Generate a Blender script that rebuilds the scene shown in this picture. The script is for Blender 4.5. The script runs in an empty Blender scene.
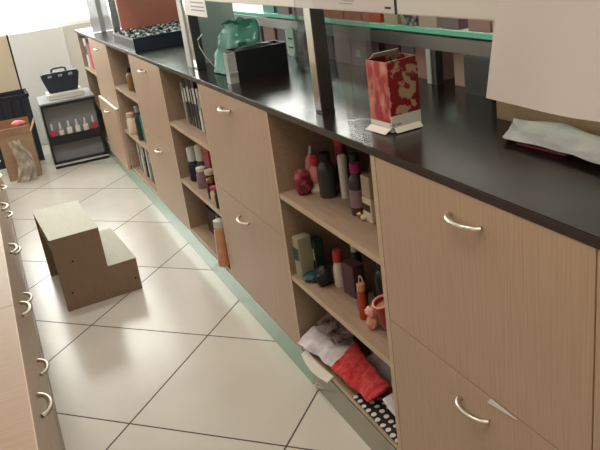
import bpy, bmesh, math, random
from mathutils import Vector, Matrix, noise
C = bpy.context.scene.collection
random.seed(7)
PI = math.pi

# ------------------------------------------------------------------ materials
def lin(h):
    v = [int(h[i:i+2], 16)/255 for i in (0, 2, 4)]
    return [c/12.92 if c <= .04045 else ((c+.055)/1.055)**2.4 for c in v] + [1]

def mat(name, col, rough=.5, metal=0., spec=.5, trans=0., alpha=1., ior=1.45, coat=0., emit=None, es=0.):
    m = bpy.data.materials.new(name); m.use_nodes = True
    b = m.node_tree.nodes['Principled BSDF']
    b.inputs['Base Color'].default_value = lin(col) if isinstance(col, str) else col
    b.inputs['Roughness'].default_value = rough
    b.inputs['Metallic'].default_value = metal
    b.inputs['Specular IOR Level'].default_value = spec
    b.inputs['Transmission Weight'].default_value = trans
    b.inputs['Alpha'].default_value = alpha
    b.inputs['IOR'].default_value = ior
    b.inputs['Coat Weight'].default_value = coat
    if emit:
        b.inputs['Emission Color'].default_value = lin(emit); b.inputs['Emission Strength'].default_value = es
    return m

def nd(m, t, **kw):
    n = m.node_tree.nodes.new(t)
    for k, v in kw.items():
        setattr(n, k, v)
    return n

def lk(m, a, b): m.node_tree.links.new(a, b)

def varied(name, c1, c2, scale=(40, 40, 40), rough=.5, detail=4, lo=.35, hi=.65, bump=0., metal=0., coords='Object', **kw):
    """two colours mixed by stretched noise: grain, mottling, print"""
    m = mat(name, c1, rough, metal, **kw)
    b = m.node_tree.nodes['Principled BSDF']
    tc = nd(m, 'ShaderNodeTexCoord'); mp = nd(m, 'ShaderNodeMapping')
    mp.inputs['Scale'].default_value = scale
    lk(m, tc.outputs[coords], mp.inputs['Vector'])
    nz = nd(m, 'ShaderNodeTexNoise'); nz.inputs['Scale'].default_value = 1; nz.inputs['Detail'].default_value = detail
    lk(m, mp.outputs['Vector'], nz.inputs['Vector'])
    r = nd(m, 'ShaderNodeValToRGB')
    r.color_ramp.elements[0].position = lo; r.color_ramp.elements[0].color = lin(c1)
    r.color_ramp.elements[1].position = hi; r.color_ramp.elements[1].color = lin(c2)
    lk(m, nz.outputs['Fac'], r.inputs['Fac']); lk(m, r.outputs['Color'], b.inputs['Base Color'])
    if bump:
        bp = nd(m, 'ShaderNodeBump'); bp.inputs['Strength'].default_value = bump; bp.inputs['Distance'].default_value = .002
        lk(m, nz.outputs['Fac'], bp.inputs['Height']); lk(m, bp.outputs['Normal'], b.inputs['Normal'])
    return m

def clear(name, col, mixglass=.12, rough=.05, density=.0):
    """thin clear sheet: mostly transparent with a glossy reflection and a little tint"""
    m = bpy.data.materials.new(name); m.use_nodes = True
    nt = m.node_tree; nt.nodes.clear()
    out = nd(m, 'ShaderNodeOutputMaterial'); mx = nd(m, 'ShaderNodeMixShader'); mx2 = nd(m, 'ShaderNodeMixShader')
    t = nd(m, 'ShaderNodeBsdfTransparent'); t.inputs['Color'].default_value = lin(col)
    g = nd(m, 'ShaderNodeBsdfGlossy'); g.inputs['Roughness'].default_value = rough
    d = nd(m, 'ShaderNodeBsdfDiffuse'); d.inputs['Color'].default_value = lin(col)
    mx.inputs['Fac'].default_value = density
    lk(m, t.outputs[0], mx.inputs[1]); lk(m, d.outputs[0], mx.inputs[2])
    mx2.inputs['Fac'].default_value = mixglass
    lk(m, mx.outputs[0], mx2.inputs[1]); lk(m, g.outputs[0], mx2.inputs[2])
    lk(m, mx2.outputs[0], out.inputs['Surface'])
    return m

M = {}
M['oak'] = varied('oak_laminate', 'b59b85', 'c2aa94', (260, 260, 7), .42, 3, .3, .7, .05)
M['oak_shade'] = varied('oak_laminate_inner_shade', '9a8470', 'a8927d', (60, 8, 260), .5, 3, .3, .7)  # same oak laminate, colour darkened to carry the shade inside the cabinets
M['backboard'] = mat('shaded_backboard', '4e4038', .7)  # brown deepened so the backs of the open shelves read as shaded
M['oak_edge'] = varied('oak_edge_band', 'bfa88f', 'cdb89f', (200, 6, 200), .4, 2, .3, .7)
M['oak_top'] = varied('oak_laminate_top', '9c8671', 'a9937d', (8, 260, 260), .4, 3, .3, .7, .05)
M['stool'] = varied('stool_laminate', '88735f', '937d69', (260, 260, 8), .45, 3, .3, .7)
M['stool_top'] = varied('stool_tread_laminate', 'a3a189', 'adab92', (200, 12, 200), .5, 3, .3, .7)
M['line'] = mat('joint_shadow_brown', '4a3a30', .8)
M['dark'] = mat('dark_recess', '241d1a', .8)
M['handle'] = mat('brushed_nickel', 'c9c2b4', .3, 1.)
M['chrome'] = mat('polished_chrome', 'd0d2d2', .16, 1.)
M['steel'] = mat('satin_steel', '8d8b88', .32, 1.)
M['darksteel'] = mat('dark_satin_steel', '5c5a5a', .35, .8)
M['black'] = mat('black_plastic', '1c1f22', .4)
M['navy'] = mat('dark_navy_plastic', '222c38', .42)
M['greyp'] = mat('grey_plastic', '8f9293', .5)
M['lgrey'] = mat('light_grey_plastic', 'c6caca', .5)
M['panelgrey'] = mat('pale_grey_panel', 'e2e5e4', .55)
M['white'] = mat('white_plastic', 'e6e4df', .45)
M['whitep'] = mat('white_paper', 'cfc9c8', .8)
M['rail'] = mat('pale_rail', 'cfcec8', .45)
M['raillabel'] = mat('rail_label_strip', 'c9c1bf', .5)
M['wall'] = mat('painted_wall', 'd5d3cc', .8)
M['wallbeige'] = mat('beige_panel', 'cdbfa9', .7)
M['ceil'] = mat('ceiling_white', 'dcdad4', .85)
M['frame'] = mat('white_window_frame', 'e4e6e6', .4)
M['glassedge'] = mat('green_glass_edge', '82ecd2', .2)
M['card'] = varied('cardboard', '9c7f67', 'a68a71', (30, 30, 30), .8)
M['cardin'] = mat('cardboard_inner', '94684a', .85)
M['terracotta'] = varied('terracotta_board', 'b0685a', 'bb7464', (3, 3, 3), .6)
M['pink'] = mat('pink_carton', 'b98a88', .5)
M['palepink'] = mat('pale_pink_carton', 'cba99f', .5)
M['mauve'] = mat('mauve_carton', '8f7380', .5)
M['plum'] = mat('plum_carton', '5e4450', .45)
M['purpleg'] = mat('purple_grey_carton', '6d6372', .45)
M['orange'] = mat('orange_carton', 'b4472b', .5)
M['beigec'] = mat('beige_carton', 'b8a48e', .55)
M['red'] = mat('red_plastic', '9c1f22', .4)
M['redcloth'] = varied('red_fabric', 'b01722', 'd8483f', (60, 60, 60), .7, 5, .4, .7, .4)
M['pinkp'] = mat('pink_plastic', 'd88a8a', .4)
M['rose'] = mat('rose_rim', 'e6a596', .4)
M['magenta'] = mat('magenta_plastic', 'a02a6c', .4)
M['crimson'] = mat('crimson_shiny', '8a2a3c', .3)
M['dgreen'] = mat('dark_green_plastic', '26382f', .35)
M['pouchfoil'] = varied('crimson_foil', '7c2436', 'c06a74', (50, 50, 50), .3, 3, .5, .7)
M['gold'] = mat('gold_foil', 'c9a25a', .3, 1.)
M['brown'] = mat('dark_brown', '3b2a24', .6)
M['smoke'] = mat('smoky_glass', '3c4042', .12, 0, .6)
M['cream'] = mat('cream_plastic', 'd6cbb4', .5)
M['teal'] = mat('teal_plastic', '2f8a84', .4)
M['deepteal'] = mat('deep_teal', '1f4a4c', .5)
M['blueb'] = mat('blue_plastic', '38506f', .4)
M['sage'] = mat('sage_carton', '9b9a84', .5)
M['bronze'] = mat('bronze_glass', '8a6a3c', .3)
M['peach'] = varied('peach_roll', 'c88e68', 'd6a27e', (30, 30, 30), .6)
M['ink'] = mat('dark_ink', '45414a', .7)
M['blueink'] = mat('blue_ink', '5a5fae', .7)
M['label'] = mat('paper_label', 'dedad2', .7)
M['redlabel'] = mat('red_label', 'c23a42', .6)
M['clear'] = clear('clear_glass', 'fbfcfa', .05, .02)
M['shelfglass'] = clear('green_tinted_glass', 'dcefe9', .10, .03, .03)
M['film'] = clear('clear_film', 'ececec', .04, .2, .07)
M['tealfilm'] = clear('teal_film', '86d3c8', .10, .15, .40)
M['whitefilm'] = clear('milky_film', 'd8d2c2', .08, .25, .48)
M['acrylic'] = clear('frosted_acrylic', 'd5dadd', .1, .2, .65)
M['nailglass'] = clear('display_glass', 'c8d0d0', .1, .05, .1)

# green stripe plinth film: glossy with floor reflected in it
M['plinthg'] = mat('green_plinth_film', '96baab', .18, .25)
M['plinths'] = mat('aluminium_plinth', '9a9a8c', .22, .6)
M['ltplinth'] = mat('brown_plinth', '8f7a68', .4)

# dark worktop, slightly mottled gloss
def worktop_mat():
    m = varied('dark_stone_laminate', '1b1212', '271c1b', (90, 90, 90), .2, 4, .3, .7)
    b = m.node_tree.nodes['Principled BSDF']; b.inputs['Specular IOR Level'].default_value = .42
    nz = nd(m, 'ShaderNodeTexNoise'); nz.inputs['Scale'].default_value = 9; nz.inputs['Detail'].default_value = 3
    mr = nd(m, 'ShaderNodeMapRange'); mr.inputs['To Min'].default_value = .16; mr.inputs['To Max'].default_value = .30
    tc = nd(m, 'ShaderNodeTexCoord'); lk(m, tc.outputs['Object'], nz.inputs['Vector'])
    lk(m, nz.outputs['Fac'], mr.inputs['Value']); lk(m, mr.outputs['Result'], b.inputs['Roughness'])
    return m
M['worktop'] = worktop_mat()
M['wtedge'] = mat('worktop_edge_band', '3a3230', .22, 0, .7)

# tiled floor: square tiles laid diagonally, thin dark joints
def floor_mat():
    m = mat('diagonal_floor_tiles', 'd4d0c6', .2)
    b = m.node_tree.nodes['Principled BSDF']; b.inputs['Specular IOR Level'].default_value = .6
    g = nd(m, 'ShaderNodeNewGeometry'); s = nd(m, 'ShaderNodeSeparateXYZ'); lk(m, g.outputs['Position'], s.inputs[0])
    def mth(op, a, b_=None, c=None):
        n = nd(m, 'ShaderNodeMath', operation=op)
        for i, v in enumerate((a, b_, c)):
            if v is None: continue
            if isinstance(v, (int, float)): n.inputs[i].default_value = v
            else: lk(m, v, n.inputs[i])
        return n.outputs[0]
    fr = []; ids = []
    for op in ('ADD', 'SUBTRACT'):
        u = mth('MULTIPLY_ADD', mth(op, s.outputs['X'], s.outputs['Y']), 1/.72, .5)
        ids.append(mth('FLOOR', mth('ADD', u, .5)))
        f = mth('FRACT', mth('ADD', u, .5)); fr.append(mth('ABSOLUTE', mth('SUBTRACT', f, .5)))
    # lines lie at integer u -> frac(u+.5)=.5 -> value 0
    d = mth('MINIMUM', fr[0], fr[1])
    line = mth('LESS_THAN', d, .0055)
    cmb = nd(m, 'ShaderNodeCombineXYZ')
    u0 = mth('FLOOR', mth('MULTIPLY_ADD', mth('ADD', s.outputs['X'], s.outputs['Y']), 1/.72, .5))
    v0 = mth('FLOOR', mth('MULTIPLY_ADD', mth('SUBTRACT', s.outputs['X'], s.outputs['Y']), 1/.72, .5))
    lk(m, u0, cmb.inputs[0]); lk(m, v0, cmb.inputs[1])
    wn = nd(m, 'ShaderNodeTexWhiteNoise'); lk(m, cmb.outputs[0], wn.inputs['Vector'])
    nz = nd(m, 'ShaderNodeTexNoise'); nz.inputs['Scale'].default_value = 5; nz.inputs['Detail'].default_value = 5
    lk(m, g.outputs['Position'], nz.inputs['Vector'])
    t = mth('MULTIPLY_ADD', nz.outputs['Fac'], .6, mth('MULTIPLY', wn.outputs['Value'], .4))
    r = nd(m, 'ShaderNodeValToRGB'); r.color_ramp.elements[0].position = .2; r.color_ramp.elements[1].position = .8
    r.color_ramp.elements[0].color = lin('ccc9bf'); r.color_ramp.elements[1].color = lin('d8d5cb')
    lk(m, t, r.inputs['Fac'])
    mx = nd(m, 'ShaderNodeMix', data_type='RGBA'); lk(m, line, mx.inputs[0]); lk(m, r.outputs['Color'], mx.inputs[6])
    mx.inputs[7].default_value = lin('4b453d'); lk(m, mx.outputs[2], b.inputs['Base Color'])
    rr = mth('MULTIPLY_ADD', nz.outputs['Fac'], .14, .16)
    rr2 = mth('ADD', rr, mth('MULTIPLY', line, .5)); lk(m, rr2, b.inputs['Roughness'])
    nz2 = nd(m, 'ShaderNodeTexNoise'); nz2.inputs['Scale'].default_value = 14
    lk(m, g.outputs['Position'], nz2.inputs['Vector'])
    bp = nd(m, 'ShaderNodeBump'); bp.inputs['Strength'].default_value = .12; bp.inputs['Distance'].default_value = .004
    hgt = mth('SUBTRACT', nz2.outputs['Fac'], mth('MULTIPLY', line, .6))
    lk(m, hgt, bp.inputs['Height']); lk(m, bp.outputs['Normal'], b.inputs['Normal'])
    return m
M['floor'] = floor_mat()

# red and cream blotched print of the gift bag
M['giftprint'] = varied('red_cream_print', '8e1826', 'b89a80', (38, 38, 42), .35, 3, .50, .55)
M['giftside'] = varied('pale_red_print', 'a83840', 'cf9488', (34, 34, 20), .3, 2, .42, .60)
M['pebble'] = varied('silver_black_wrap', '2c3034', 'cfd1d2', (60, 60, 60), .35, 3, .45, .6)
M['wad'] = varied('brown_white_print', '3a2220', '9c8a88', (25, 25, 25), .5, 4, .4, .62)
M['greyfab'] = varied('grey_plastic_sheet', 'b4afb2', 'd0cccd', (20, 20, 20), .35, 4, .4, .6)
M['whitebag'] = varied('white_plastic_bag_film', 'b9b4bc', 'd4cfd2', (18, 18, 18), .35, 4, .4, .6)

def dots_mat():
    m = mat('black_white_polka', '1c1c1e', .7)
    b = m.node_tree.nodes['Principled BSDF']
    tc = nd(m, 'ShaderNodeTexCoord'); v = nd(m, 'ShaderNodeTexVoronoi', distance='EUCLIDEAN', voronoi_dimensions='2D'); v.inputs['Scale'].default_value = 42; v.inputs['Randomness'].default_value = .15
    lk(m, tc.outputs['Object'], v.inputs['Vector'])
    c = nd(m, 'ShaderNodeMath', operation='LESS_THAN'); c.inputs[1].default_value = .30
    lk(m, v.outputs['Distance'], c.inputs[0])
    mx = nd(m, 'ShaderNodeMix', data_type='RGBA'); lk(m, c.outputs[0], mx.inputs[0])
    mx.inputs[6].default_value = lin('1a1a1c'); mx.inputs[7].default_value = lin('d8d4cc')
    lk(m, mx.outputs[2], b.inputs['Base Color'])
    return m
M['polka'] = dots_mat()

# ------------------------------------------------------------------ geometry
def box(bm, x0, x1, y0, y1, z0, z1, bev=0.):
    r = bmesh.ops.create_cube(bm, size=1)
    vs = r['verts']
    for v in vs:
        v.co = Vector(((x0+x1)/2 + v.co.x*(x1-x0), (y0+y1)/2 + v.co.y*(y1-y0), (z0+z1)/2 + v.co.z*(z1-z0)))
    if bev:
        es = list({e for v in vs for e in v.link_edges})
        bmesh.ops.bevel(bm, geom=es, offset=bev, segments=2, affect='EDGES', profile=.5)
    return bm

def bx(*a, **k): return box(bmesh.new(), *a, **k)

def lathe(bm, prof, n=20, off=(0, 0, 0), mtx=None):
    rings = []
    for (r, z) in prof:
        ring = []
        for i in range(n):
            a = 2*PI*i/n
            p = Vector((r*math.cos(a), r*math.sin(a), z))
            if mtx: p = mtx @ p
            ring.append(bm.verts.new(p + Vector(off)))
        rings.append(ring)
    for a, b in zip(rings, rings[1:]):
        for i in range(n):
            bm.faces.new((a[i], a[(i+1) % n], b[(i+1) % n], b[i]))
    bm.faces.new(rings[0][::-1]); bm.faces.new(rings[-1])
    return bm

def tube(bm, pts, r, n=8, flat=1.):
    pts = [Vector(p) for p in pts]; rings = []
    up = Vector((0, 0, 1))
    for i, p in enumerate(pts):
        d = (pts[min(i+1, len(pts)-1)] - pts[max(i-1, 0)]).normalized()
        a = d.cross(up)
        if a.length < 1e-3: a = d.cross(Vector((1, 0, 0)))
        a.normalize(); b = a.cross(d)
        rr = r[i] if isinstance(r, (list, tuple)) else r
        rings.append([bm.verts.new(p + a*rr*math.cos(2*PI*k/n) + b*rr*flat*math.sin(2*PI*k/n)) for k in range(n)])
    for a, b in zip(rings, rings[1:]):
        for k in range(n): bm.faces.new((a[k], a[(k+1) % n], b[(k+1) % n], b[k]))
    bm.faces.new(rings[0][::-1]); bm.faces.new(rings[-1])
    return bm

def prism(bm, poly, y0, y1):
    """polygon in XZ extruded along Y"""
    a = [bm.verts.new((x, y0, z)) for x, z in poly]; b = [bm.verts.new((x, y1, z)) for x, z in poly]
    n = len(poly); bm.faces.new(a); bm.faces.new(b[::-1])
    for i in range(n): bm.faces.new((a[i], b[i], b[(i+1) % n], a[(i+1) % n]))
    bmesh.ops.recalc_face_normals(bm, faces=bm.faces)
    return bm

def lump(bm, c, s, seed=0, amp=.25, sub=3, freq=2.2, pinch=0.):
    """crumpled closed blob of half sizes s"""
    r = bmesh.ops.create_icosphere(bm, subdivisions=sub, radius=1)
    o = Vector((seed*3.1, seed*1.7, seed*.9))
    for v in r['verts']:
        n = v.co.normalized()
        k = 1 + amp*noise.noise(n*freq + o) + amp*.6*(abs(noise.noise(n*freq*2.6 + o))*2 - .5)
        if pinch: k *= 1 - pinch*max(0, n.z)**2
        p = n*k
        v.co = Vector((c[0]+p.x*s[0], c[1]+p.y*s[1], c[2]+max(p.z, -1.0)*s[2]))
    return bm

def sheet(bm, fn, nu=16, nv=10, th=.0015):
    """a bent sheet with real thickness from fn(u,v)->Vector"""
    g = [[Vector(fn(i/nu, j/nv)) for j in range(nv+1)] for i in range(nu+1)]
    def nrm(i, j):
        a = g[min(i+1, nu)][j]-g[max(i-1, 0)][j]; b = g[i][min(j+1, nv)]-g[i][max(j-1, 0)]
        c = a.cross(b)
        return c.normalized() if c.length > 1e-9 else Vector((0, 0, 1))
    t = [[bm.verts.new(g[i][j]+nrm(i, j)*th/2) for j in range(nv+1)] for i in range(nu+1)]
    b = [[bm.verts.new(g[i][j]-nrm(i, j)*th/2) for j in range(nv+1)] for i in range(nu+1)]
    for i in range(nu):
        for j in range(nv):
            bm.faces.new((t[i][j], t[i+1][j], t[i+1][j+1], t[i][j+1]))
            bm.faces.new((b[i][j], b[i][j+1], b[i+1][j+1], b[i+1][j]))
    for i in range(nu):
        bm.faces.new((t[i][0], b[i][0], b[i+1][0], t[i+1][0])); bm.faces.new((t[i][nv], t[i+1][nv], b[i+1][nv], b[i][nv]))
    for j in range(nv):
        bm.faces.new((t[0][j], t[0][j+1], b[0][j+1], b[0][j])); bm.faces.new((t[nu][j], b[nu][j], b[nu][j+1], t[nu][j+1]))
    return bm

def obj(name, bm, m, parent=None, loc=None, rot=None, smooth=False, label=None):
    bmesh.ops.recalc_face_normals(bm, faces=bm.faces)
    me = bpy.data.meshes.new(name); bm.to_mesh(me); bm.free()
    me.materials.append(M[m] if isinstance(m, str) else m)
    if smooth:
        for p in me.polygons: p.use_smooth = True
        try: me.set_sharp_from_angle(angle=math.radians(40))
        except Exception: pass
    o = bpy.data.objects.new(name, me); C.objects.link(o)
    if parent: o.parent = parent
    if loc: o.location = loc
    if rot: o.rotation_euler = rot
    if label: o['label'] = label
    return o

def tag(o, label, cat, group=None):
    o['label'] = label; o['category'] = cat
    if group: o['group'] = group
    return o

def thing(name, label, cat, loc=(0, 0, 0), rot=0, group=None):
    o = bpy.data.objects.new(name, None); C.objects.link(o); o.empty_display_size = .05
    o.location = loc; o.rotation_euler = rot if isinstance(rot, tuple) else (0, 0, rot)
    return tag(o, label, cat, group)

def solo(name, bm, m, label, cat, loc, rot=0, group=None, smooth=False):
    o = obj(name, bm, m, None, loc, rot if isinstance(rot, tuple) else (0, 0, rot), smooth)
    return tag(o, label, cat, group)

def struct(name, bm, m, parent=None, **k):
    o = obj(name, bm, m, parent, **k)
    if not parent: o['kind'] = 'structure'
    return o

def dup(root, loc, rot=None, label=None, group=None):
    r = root.copy(); C.objects.link(r); r.location = loc
    if rot is not None: r.rotation_euler = rot if isinstance(rot, tuple) else (0, 0, rot)
    if label: r['label'] = label
    if group: r['group'] = group
    for ch in list(root.children):
        c = ch.copy(); C.objects.link(c); c.parent = r
        for g in list(ch.children):
            d = g.copy(); C.objects.link(d); d.parent = c
    return r

# ------------------------------------------------------------------ room
XF = .187; ZT = .8653; ZB = .8493
X0, X1, Y0, Y1, ZC = -1.35, 3.3, -7.0, 1.3, 2.75
struct('floor', bx(X0, X1, Y0, Y1+.1, -.05, 0), 'floor')
struct('ceiling', bx(X0, X1, Y0, Y1, ZC, ZC+.08), 'ceil')
struct('wall_left', bx(X0-.1, X0, Y0, Y1, 0, ZC), 'wall')
struct('wall_right', bx(X1, X1+.1, Y0, Y1, 0, ZC), 'wall')
struct('wall_front', bx(X0, X1, Y0-.1, Y0, 0, ZC), 'wall')
# back wall with two openings
WB = [(-1.25, 1.05, .87, 2.25), (1.45, 3.0, .95, 2.45)]
bm = bmesh.new()
box(bm, X0, X1, Y1, Y1+.1, 0, .865)
box(bm, X0, 1.25, Y1, Y1+.1, 2.25, ZC); box(bm, 1.25, X1, Y1, Y1+.1, 2.45, ZC)
box(bm, X0, -1.25, Y1, Y1+.1, .865, 2.25); box(bm, 1.05, 1.25, Y1, Y1+.1, .865, 2.25)
box(bm, 1.25, 1.45, Y1, Y1+.1, .865, 2.45); box(bm, 3.0, X1, Y1, Y1+.1, .865, 2.45)
box(bm, 1.45, 3.0, Y1, Y1+.1, .865, .95)
box(bm, -1.25, 1.05, Y1, Y1+.1, .865, .87)
struct('wall_back', bm, 'wall')
for i, (a, b, c, d) in enumerate(WB):
    w = bpy.data.objects.new('window_%d' % (i+1), None); C.objects.link(w); w['kind'] = 'structure'
    w.location = ((a+b)/2, Y1+.05, c)
    hw = (b-a)/2; H = d-c
    f = bmesh.new(); t = .022
    box(f, -hw, hw, -.03, .03, 0, t); box(f, -hw, hw, -.03, .03, H-t, H)
    box(f, -hw, -hw+t, -.03, .03, t, H-t); box(f, hw-t, hw, -.03, .03, t, H-t)
    obj('window_frame', f, 'frame', w)
    obj('pane', bx(-hw+t, hw-t, -.004, .004, t, H-t), 'clear', w)

# panels along the foot of the back wall
struct('trim_1', bx(-.245, .16, Y1-.02, Y1-.001, .0, .872, bev=.003), 'panelgrey')
struct('trim_2', bx(-1.3, -.257, Y1-.02, Y1-.001, .0, .872, bev=.003), 'wallbeige')
struct('trim_3', bx(-.257, -.245, Y1-.012, Y1-.001, 0, .872), 'dark')

# ------------------------------------------------------------------ handles
def handle_bm(L=.088, out=.019, sgn=-1):
    """bow handle along Y bulging towards sgn X; flat strap"""
    bm = bmesh.new(); pts = []
    for i in range(13):
        t = i/12; y = (t-.5)*L
        x = sgn*(.002 + out*math.sin(PI*t)**.55)
        pts.append((x, y, 0))
    tube(bm, pts, [.0068 if i in (0, 12) else .0060 for i in range(13)], 10, .7)
    return bm

def drawer_cabinet(y0, y1, label, hc=None, out=0., tag_z=None):
    """unit between y0>y1 with two drawer fronts"""
    cy = (y0+y1)/2; w = (y0-y1)/2
    t = thing('drawer_cabinet', label, 'cabinet', (XF, cy, 0), 0, 'drawer cabinets under the dark worktop')
    b = bmesh.new(); T = .017
    box(b, .019, .44, -w+.0005, -w+T, .0936, ZB-.0012); box(b, .019, .44, w-T, w-.0005, .0936, ZB-.0012)
    box(b, .019, .44, -w+T, w-T, .0936, .0936+T); box(b, .42, .44, -w+T, w-T, .0936+T, ZB-.0012)
    obj('body', b, 'oak_shade', t)
    for (z0, z1, hz) in ((.4745, ZB-.0015, .800), (.0945, .4715, .418)):
        f = obj('drawer_front', bx(0, .018, -w+.0015, w-.0015, z0, z1, bev=.0008), 'oak', t)
        h = obj('handle', handle_bm(), 'handle', f, loc=(0, (hc if hc is not None else 0), hz), smooth=True)
        if out and z0 < .3:
            f.location.x = -out
            box_ = bmesh.new()
            box(box_, .018, .40, -w+.02, -w+.032, .12, .462); box(box_, .018, .40, w-.032, w-.02, .12, .462)
            box(box_, .018, .40, -w+.032, w-.032, .12, .132)
            obj('drawer_box', box_, 'white', f)
            obj('top_edge', bx(-.0005, .0185, -w+.0015, w-.0015, .4716, .4728), 'white', f)
    return t

def shelf_unit(y0, y1, label):
    cy = (y0+y1)/2; w = (y0-y1)/2; T = .018
    t = thing('open_shelf_cabinet', label, 'cabinet', (XF, cy, 0), 0, 'open shelf cabinets under the dark worktop')
    for s in (-1, 1):
        a, b = (s*w-(.0005 if s > 0 else -.0005), s*(w-T))
        p = obj('side_panel', bx(.0006, .44, min(a, b), max(a, b), .0936, ZB-.0012), 'oak_shade', t)
        obj('edge_band', bx(0, .0006, min(a, b), max(a, b), .0936, ZB-.0012), 'oak_edge', p)
    for z in (.612, .352, .112):
        p = obj('shelf', bx(.0026, .42, -w+T, w-T, z-.016, z), 'oak_shade', t)
        obj('edge_band', bx(.002, .0026, -w+T, w-T, z-.016, z), 'oak_edge', p)
    obj('back_panel', bx(.42, .44, -w+T, w-T, .0936, ZB-.0012), 'backboard', t)
    return t

shelf_unit(.72, .182, 'narrow open shelf cabinet at the far end of the counter holding red files')
drawer_cabinet(.182, -.434, 'farthest drawer cabinet, its lower drawer pulled slightly open, white top edge', out=.022)
shelf_unit(-.434, -1.104, 'open shelf cabinet with upright folders on its bottom board, second from the far end')
drawer_cabinet(-1.104, -1.705, 'narrow looking two drawer oak cabinet, second drawer unit from the far end')
shelf_unit(-1.705, -2.314, 'open shelf cabinet in the middle with dark binders on top shelf')
drawer_cabinet(-2.314, -2.942, 'two drawer oak cabinet standing between the middle and nearest open shelves', hc=.035)
shelf_unit(-2.942, -3.549, 'nearest open shelf cabinet stuffed with bottles, a mug and plastic bags')
big = drawer_cabinet(-3.549, -4.137, 'large two drawer oak cabinet in the foreground with white tag in its gap', hc=-.006)
drawer_cabinet(-4.137, -4.72, 'oak cabinet cut off by the right edge of the photo')

# plinth in two runs
p = struct('baseboard_right', bx(XF, XF+.016, -3.02, .72, 0, .0932), 'plinthg')
p = struct('baseboard_right_near', bx(XF, XF+.016, -4.72, -3.02, 0, .0932), 'plinths')

# worktop
w = thing('worktop', 'long dark glossy worktop running over the right hand row of cabinets', 'worktop', (XF, -2, ZB))
obj('slab', bx(.001, .80, -2.75, 2.79, 0, ZT-ZB), 'worktop', w)
obj('edge_band', bx(-.0012, .001, -2.75, 2.79, -.0005, ZT-ZB-.0012), 'wtedge', w)

# little white tag stuck in the drawer gap
tg = bmesh.new()
vs = [(0, 0, 0), (0, .026, .012), (0, .008, .014), (0, -.058, -.012+.012)]
a = [tg.verts.new((-.0006, y, z)) for _, y, z in ((0, .030, .002), (0, .020, .016), (0, -.050, .014))]
b = [tg.verts.new((.0006, v.co.y, v.co.z)) for v in a]
tg.faces.new(a); tg.faces.new(b[::-1])
for i in range(3): tg.faces.new((a[i], b[i], b[(i+1) % 3], a[(i+1) % 3]))
solo('paper_tag', tg, 'white', 'small white paper wedge sticking out of the gap between near drawers', 'tag', (XF-.0016, -3.922, .457))

# ------------------------------------------------------------------ left cabinet row
XL = -.5487; ZL = .675
ys = [.1+.02, -.64, -1.14, -1.64, -2.15, -2.65, -3.15, -3.65, -4.15]
lab = ['farthest low cabinet of the left row, beside the cardboard box',
       'second farthest low cabinet of the left row', 'third farthest low cabinet of the left row, level with the step stool top',
       'low cabinet of the left row just in front of the step stool', 'low left cabinet whose handles show beside the base of the stool',
       'low left cabinet with the second handle pair from the photo bottom',
       'low left cabinet with the handle pair nearest the photo bottom', 'nearest low cabinet of the left row in the bottom left corner']
for i in range(len(ys)-1):
    y0, y1 = ys[i], ys[i+1]; cy = (y0+y1)/2; w_ = (y0-y1)/2
    t = thing('low_drawer_cabinet', lab[i], 'cabinet', (XL, cy, 0), 0, 'low drawer cabinets along the left side')
    b = bmesh.new(); box(b, -.5, -.0245, -w_+.0005, w_-.0005, .08, ZL-.02)
    obj('body', b, 'oak_shade', t)
    for (z0, z1, hz) in ((.3765, ZL-.021, .470), (.082, .3735, .285)):
        f = obj('drawer_front', bx(-.018, 0, -w_+.0015, w_-.0015, z0, z1, bev=.0008), 'oak', t, loc=(-.006, 0, 0))
        obj('handle', handle_bm(.085, .021, 1), 'handle', f, loc=(-.0, -.015 if hz > .4 else -.004, hz), smooth=True)
    obj('plinth', bx(-.48, -.002, -w_+.0005, w_-.0005, .0, .079), 'ltplinth', t)
for (a, b, l) in ((-3.361, -4.15, 'wooden countertop piece nearest the camera on the low left cabinets'),
                  (.12, -3.3595, 'long wooden countertop on the low left cabinets beyond the seam')):
    t = thing('countertop', l, 'worktop', (XL, (a+b)/2, ZL-.0195))
    h_ = (a-b)/2
    obj('slab', bx(-.52, 0, -h_, h_, 0, .0195), 'oak_top', t)
    obj('edge_band', bx(0, .0015, -h_, h_, 0, .0197), 'oak_edge', t, label='pale front edge strip')

# ------------------------------------------------------------------ step stool
def rotz(p, c, a): return p
st = thing('step_stool', 'two step wooden stool standing on the tiles in the aisle', 'step stool', (-.327, -1.975, 0), math.radians(3.2))
prof = [(-.095, 0), (.214, 0), (.214, .1395), (.0965, .1395), (.0965, .3115), (-.095, .3115)]
for y in (0, .428):
    sp = obj('side_panel', prism(bmesh.new(), prof, y, y+.017), 'stool', st)
    if y == 0:
        for (x, z) in ((-.030, .205), (-.062, .075), (.195, .055)):
            s = bmesh.new(); lathe(s, [(.0042, 0), (.0042, .0012), (.002, .0016)], 12, mtx=Matrix.Rotation(PI/2, 4, 'X'))
            obj('screw', s, 'dark', sp, loc=(x, 0, z))
tb_ = bx(-.097, .0985, -.001, .446, .3116, .3135); box(tb_, -.094, .096, .018, .427, .297, .3116)
obj('upper_tread', tb_, 'stool_top', st)
tb_ = bx(.0986, .216, -.001, .446, .1396, .1415); box(tb_, .0986, .213, .018, .427, .125, .1396)
obj('lower_tread', tb_, 'stool_top', st)
obj('riser', bx(.079, .096, .0175, .4275, .1, .2965), 'stool', st)
obj('brace', bx(-.09, -.078, .0175, .4275, .23, .2955), 'stool', st)

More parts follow.
